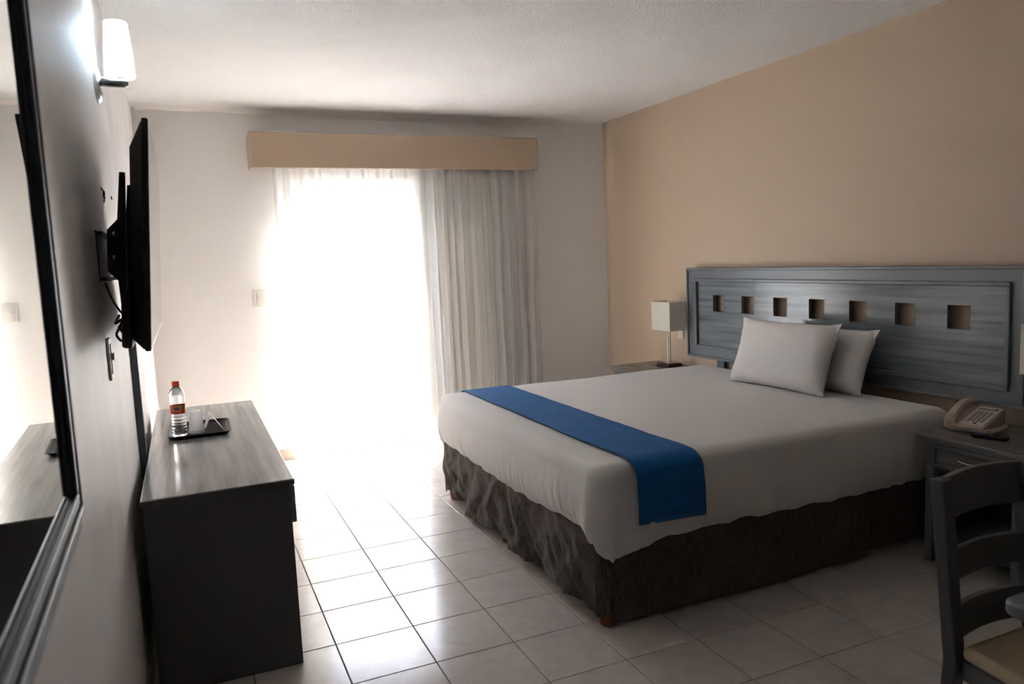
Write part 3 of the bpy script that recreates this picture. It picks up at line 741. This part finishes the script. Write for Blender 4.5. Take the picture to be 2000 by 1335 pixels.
MB().hexa([(0.052, -0.045, 0.0), (0.0532, -0.045, 0.0), (0.0532, 0.045, 0.0), (0.052, 0.045, 0.0)], [(0.0016, -0.045, 0.081), (0.0028, -0.045, 0.081), (0.0028, 0.045, 0.081), (0.0016, 0.045, 0.081)]).build('back_leaf', 'paper', tc_, local=True)
MB().box(-0.0345, -0.0295, -0.0462, -0.0455, 0.006, 0.018).build('printed_corner', 'ink', tc_, local=True)

# ------------------------------------------------------------------ television on the side wall
TY0, TY1, TH = -0.345, 0.80, 0.648
tilt = math.atan2(0.047, 0.648)
tv = thing('television', (-0.528, (TY0+TY1)/2, 1.66), 'black flat television tilted down on a wall bracket', 'television', rot=(0, tilt, 0))
hw = (TY1-TY0)/2; hh = TH/2
MB().box(-0.016, 0.0, -hw, hw, -hh, hh).build('bezel', 'black', tv, bevel=0.003, local=True)
MB().add([(0.0006, -hw+0.008, -hh+0.014), (0.0006, hw-0.008, -hh+0.014), (0.0006, hw-0.008, hh-0.008), (0.0006, -hw+0.008, hh-0.008)], [(0, 1, 2, 3)]).build('screen', 'screen', tv, local=True)
bz = MB().hexa([(-0.0165, -hw+0.004, -hh+0.002), (-0.0165, hw-0.004, -hh+0.002), (-0.0165, hw-0.004, hh-0.006), (-0.0165, -hw+0.004, hh-0.006)],
               [(-0.050, -hw+0.06, -hh+0.03), (-0.050, hw-0.06, -hh+0.03), (-0.050, hw-0.06, hh-0.075), (-0.050, -hw+0.06, hh-0.075)])
bz.build('back_housing', 'black', tv, local=True, bevel=0.004)
bz = MB().hexa([(-0.0505, -hw+0.04, -hh+0.002), (-0.0505, hw-0.04, -hh+0.002), (-0.0505, hw-0.04, -0.10), (-0.0505, -hw+0.04, -0.10)],
               [(-0.078, -hw+0.055, -hh+0.006), (-0.078, hw-0.055, -hh+0.006), (-0.078, hw-0.055, -0.20), (-0.078, -hw+0.055, -0.20)])
bz.build('speaker_housing', 'black', tv, local=True, bevel=0.006)
mt = thing('television_bracket', (X0, 0.23, 1.62), 'black steel tilting wall bracket behind the television', 'bracket')
MB().box(X0+0.0005, X0+0.004, 0.02, 0.44, 1.535, 1.70).build('wall_plate', 'black_metal', mt, bevel=0.001)
for z in (1.545, 1.69):
    MB().box(X0+0.0045, X0+0.022, 0.02, 0.44, z-0.006, z+0.006).build('plate_rail', 'black_metal', mt)
Rt = Matrix.Rotation(tilt, 3, 'Y')
for yb in (0.035, 0.425):
    pts = []
    # side outline of the bar (x, z) in tv-local space, tilted with it
    out = [(-0.084, 0.215), (-0.084, -0.215), (-0.098, -0.215), (-0.106, -0.13), (-0.136, -0.10), (-0.136, 0.03), (-0.106, 0.065), (-0.098, 0.215)]
    vs = []
    for yy in (yb-0.002, yb+0.002):
        for (x, z) in out:
            p = Rt @ Vector((x, 0, z)); vs.append((tv.location.x+p.x, yy, tv.location.z+p.z))
    n = len(out); br = MB().add(vs, [tuple(range(n)), tuple(reversed(range(n, 2*n)))]+[(i, i+n, (i+1) % n+n, (i+1) % n) for i in range(n)]).build('tilt_arm', 'black_metal', mt)
    fl_ = [Rt @ Vector(p) for p in ((-0.086, 0, 0.215), (-0.0815, 0, 0.215), (-0.0815, 0, -0.215), (-0.086, 0, -0.215))]
    vs = [(tv.location.x+p.x, yy, tv.location.z+p.z) for yy in (yb+0.002, yb+0.026) for p in fl_]
    MB().add(vs, [(0, 1, 2, 3), (7, 6, 5, 4), (0, 4, 5, 1), (1, 5, 6, 2), (2, 6, 7, 3), (3, 7, 4, 0)]).build('arm_flange', 'black_metal', br)
    for (x, z) in ((-0.115, 0.02), (-0.115, -0.055)):
        p = Rt @ Vector((x, 0, z))
        MB().lathe([(0.0065, 0.0), (0.0065, -0.004), (0.004, -0.006)], 12, (tv.location.x+p.x, yb-0.0022, tv.location.z+p.z), axis='y').build('bolt', 'chrome', br, smooth='auto')
def cable(label, pts, r=0.0035):
    ctrl_ = [Vector(p) for p in pts]; out = []
    for k in range(len(ctrl_)-1):
        p0, p1, p2, p3 = ctrl_[max(k-1, 0)], ctrl_[k], ctrl_[k+1], ctrl_[min(k+2, len(ctrl_)-1)]
        for f in [i/8 for i in range(8)]:
            out.append(0.5*((2*p1)+(p2-p0)*f+(2*p0-5*p1+4*p2-p3)*f*f+(3*p1-p0-3*p2+p3)*f**3))
    out.append(ctrl_[-1])
    o = MB().tube(out, r, 7).build('cable', 'rubber', smooth=True)
    return tag(o, label, 'cable')
cable('black cable looping out of the wall bracket plate', [(-0.690, 0.15, 1.53), (-0.672, 0.10, 1.48), (-0.655, 0.06, 1.45), (-0.642, 0.055, 1.43), (-0.645, 0.12, 1.44)])
cable('black cable bundle hanging in a knot below the bracket', [(-0.660, 0.16, 1.42), (-0.665, 0.06, 1.40), (-0.640, 0.02, 1.415), (-0.655, 0.05, 1.385), (-0.668, 0.09, 1.36), (-0.650, 0.02, 1.345), (-0.638, 0.0, 1.36), (-0.655, 0.05, 1.39), (-0.645, 0.04, 1.37), (-0.645, 0.12, 1.375)], 0.0045)
# grey cable cover running down the wall to the dresser
rc = thing('cable_cover', (X0, 1.02, 0.09), 'narrow grey vertical cable cover strip on wall under the television', 'cable cover')
MB().box(X0+0.0005, X0+0.026, 1.0, 1.045, 0.095, 1.62).build('channel', 'grey', rc, bevel=0.002)
MB().box(X0+0.0262, X0+0.0285, 1.002, 1.043, 0.095, 1.62).build('lid', 'grey', rc, bevel=0.001)
an = thing('wall_anchor', (X0, 0.45, 1.84), 'old dark screw anchor hole in the wall below the sconce', 'screw anchor')
MB().tube([(X0+0.001, 0.40, 1.868), (X0+0.006, 0.44, 1.86), (X0+0.006, 0.43, 1.845), (X0+0.004, 0.47, 1.838), (X0+0.002, 0.46, 1.825)], 0.004, 6).build('wire_stub', 'rubber', an)
MB().box(X0+0.0005, X0+0.004, 0.82, 0.86, 1.866, 1.878).build('plug', 'navy', an)

# ------------------------------------------------------------------ wall sconce
def wall_sconce(yc, label, power):
    sc_ = thing('wall_sconce', (X0, yc, 2.27), label, 'wall lamp')
    MB().lathe([(0.068, 0.0008), (0.068, 0.010), (0.060, 0.018), (0.034, 0.023)], 28, (X0, yc, 2.275), axis='x').build('wall_plate', 'chrome', sc_, smooth='auto')
    MB().lathe([(0.020, 0.02), (0.020, 0.10), (0.014, 0.114)], 20, (X0, yc, 2.288), axis='x').build('arm', 'chrome', sc_, smooth='auto')
    sx, sz = X0+0.088, 2.306
    prof = [(0.020, 0.0), (0.050, 0.0), (0.0545, 0.006), (0.052, 0.06), (0.047, 0.13), (0.041, 0.20), (0.0395, 0.205), (0.0375, 0.203), (0.044, 0.13), (0.049, 0.06), (0.051, 0.008), (0.020, 0.003)]
    MB().lathe(prof, 32, (sx, yc, sz), cap=False).build('shade', 'shade_glass', sc_, smooth='auto')
    MB().lathe([(0.012, -0.004), (0.019, 0.0), (0.019, 0.04), (0.012, 0.05)], 16, (sx, yc, sz)).build('lamp_holder', 'white_plastic', sc_, smooth='auto')
    lp_ = D.lights.new('sconce_lamp', 'POINT'); lp_.energy = power; lp_.shadow_soft_size = 0.02; lp_.color = (0.92, 0.97, 1.0)
    lq_ = D.objects.new('sconce_lamp', lp_); COL.objects.link(lq_); lq_.parent = sc_; lq_.location = (sx-X0, 0, sz+0.145-2.27)
    MB().lathe([(0.010, 0.051), (0.022, 0.07), (0.026, 0.095), (0.020, 0.118), (0.004, 0.127)], 16, (sx, yc, sz)).build('bulb', 'bulb', sc_, smooth=True)
wall_sconce(0.62, 'lit wall sconce with white opal glass shade above the television', 0.6)

# ------------------------------------------------------------------ mirror
mr = thing('wall_mirror', (X0, -1.322, 1.145), 'large framed wall mirror with grey blue moulded frame', 'mirror', rot=(0, 0, math.radians(1.2)))
mw, mh, fwid = 1.25, 1.20, 0.076          # local: y from 0 (far edge) to -mw, z up from the lower edge
for nm, (a, b, c, d) in (('frame_stile', (-fwid, 0, 0, mh)), ('frame_stile', (-mw, -mw+fwid, 0, mh)), ('frame_rail', (-mw+fwid, -fwid, 0, fwid)), ('frame_rail', (-mw+fwid, -fwid, mh-fwid, mh))):
    MB().box(0.004, 0.058, a, b, c, d).build(nm, 'mirror_frame', mr, bevel=0.003, local=True)
def ring(i0, w, x0, x1, m):
    for q in ((-mw+i0, -i0, i0, i0+w), (-mw+i0, -i0, mh-i0-w, mh-i0), (-mw+i0, -mw+i0+w, i0+w, mh-i0-w), (-i0-w, -i0, i0+w, mh-i0-w)):
        MB().box(x0, x1, *q).build('frame_moulding', m, mr, bevel=0.0045, seg=3, local=True)
ring(0.036, 0.013, 0.0582, 0.067, 'mirror_frame')
ring(0.058, 0.018, 0.0582, 0.065, 'mirror_frame')
MB().box(0.010, 0.0545, -mw+fwid, -fwid, fwid, mh-fwid).build('glass', 'mirror', mr, local=True)

# ------------------------------------------------------------------ chair and desk
ch = thing('dining_chair', (1.49, -1.58, 0), 'grey wooden ladder-back chair with beige padded seat', 'chair')
def chair_y(z): return -1.405+0.05*max(0, (z-0.42))/0.52*1.0
for xa in (1.318, 1.652):
    zs = [0.0, 0.2, 0.42, 0.70, 0.912]; P = []
    mb = MB(); rows = []
    for z in zs:
        y = chair_y(z)+(0.03*(1-z/0.42) if z < 0.42 else 0)
        rows.append([(xa, y, z), (xa+0.041, y, z), (xa+0.041, y+0.040, z), (xa, y+0.040, z)])
    n = 4; vs = [p for r in rows for p in r]; fs = [(3, 2, 1, 0), tuple(range(len(vs)-4, len(vs)))]
    for i in range(len(rows)-1):
        for k in range(4): fs.append((i*4+k, i*4+(k+1) % 4, (i+1)*4+(k+1) % 4, (i+1)*4+k))
    mb.add(vs, fs).build('back_post', 'chair_grey', ch, bevel=0.005)
for (z0, z1) in ((0.798, 0.914), (0.628, 0.710), (0.470, 0.558)):
    P0 = []; nseg = 10; rows = []
    for i in range(nseg+1):
        t = i/nseg; x = 1.345+0.322*t; bow = 0.022*math.sin(PI*t); arch = 0.004*math.sin(PI*t)
        ya, yb = chair_y(z0)+0.010+bow, chair_y(z1)+0.010+bow
        rows.append([(x, ya, z0+arch*0.6), (x, ya+0.02, z0+arch*0.6), (x, yb+0.02, z1+arch), (x, yb, z1+arch)])
    vs = [p for r in rows for p in r]; fs = [(0, 1, 2, 3), (len(vs)-1, len(vs)-2, len(vs)-3, len(vs)-4)]
    for i in range(nseg):
        for k in range(4): fs.append((i*4+k, (i+1)*4+k, (i+1)*4+(k+1) % 4, i*4+(k+1) % 4))
    MB().add(vs, fs).build('back_slat', 'chair_grey', ch, bevel=0.004)
def seat_poly(o, yb, yf): return [(1.335-o, yb), (1.677+o, yb), (1.738+o, yf), (1.272-o, yf)]
MB().prism(seat_poly(0.0, -1.412, -1.80), 0.375, 0.432).build('seat_frame', 'chair_grey', ch, bevel=0.004)
MB().prism(seat_poly(0.006, -1.410, -1.815), 0.433, 0.474).build('seat_cushion', 'beige', ch, bevel=0.018, seg=4)
for xa in (1.285, 1.690):
    MB().hexa([(xa, -1.79, 0), (xa+0.034, -1.79, 0), (xa+0.034, -1.756, 0), (xa, -1.756, 0)], [(xa-0.003, -1.795, 0.374), (xa+0.04, -1.795, 0.374), (xa+0.04, -1.755, 0.374), (xa-0.003, -1.755, 0.374)]).build('front_leg', 'chair_grey', ch, bevel=0.004)
for xa in (1.292, 1.700):
    MB().box(xa, xa+0.018, -1.756, -1.385, 0.17, 0.205).build('stretcher', 'chair_grey', ch, bevel=0.003)
ch.location.x += 0.040
dk = thing('desk', (1.80, -2.05, 0), 'grey blue pedestal table with rounded edge beside the chair', 'table')
MB().prism([(1.728+x, -2.00+y) for x, y in rrect(0.565, 0.355, 0.03, 6)], 0.715, 0.75).build('table_top', 'desk', dk, bevel=0.010, seg=3)
MB().lathe([(0.05, 0.04), (0.042, 0.08), (0.042, 0.68), (0.11, 0.714)], 24, (2.02, -2.10, 0)).build('pedestal', 'desk', dk, smooth='auto')
MB().lathe([(0.26, 0.0), (0.26, 0.02), (0.06, 0.042)], 32, (2.02, -2.10, 0)).build('base', 'desk', dk, smooth='auto')
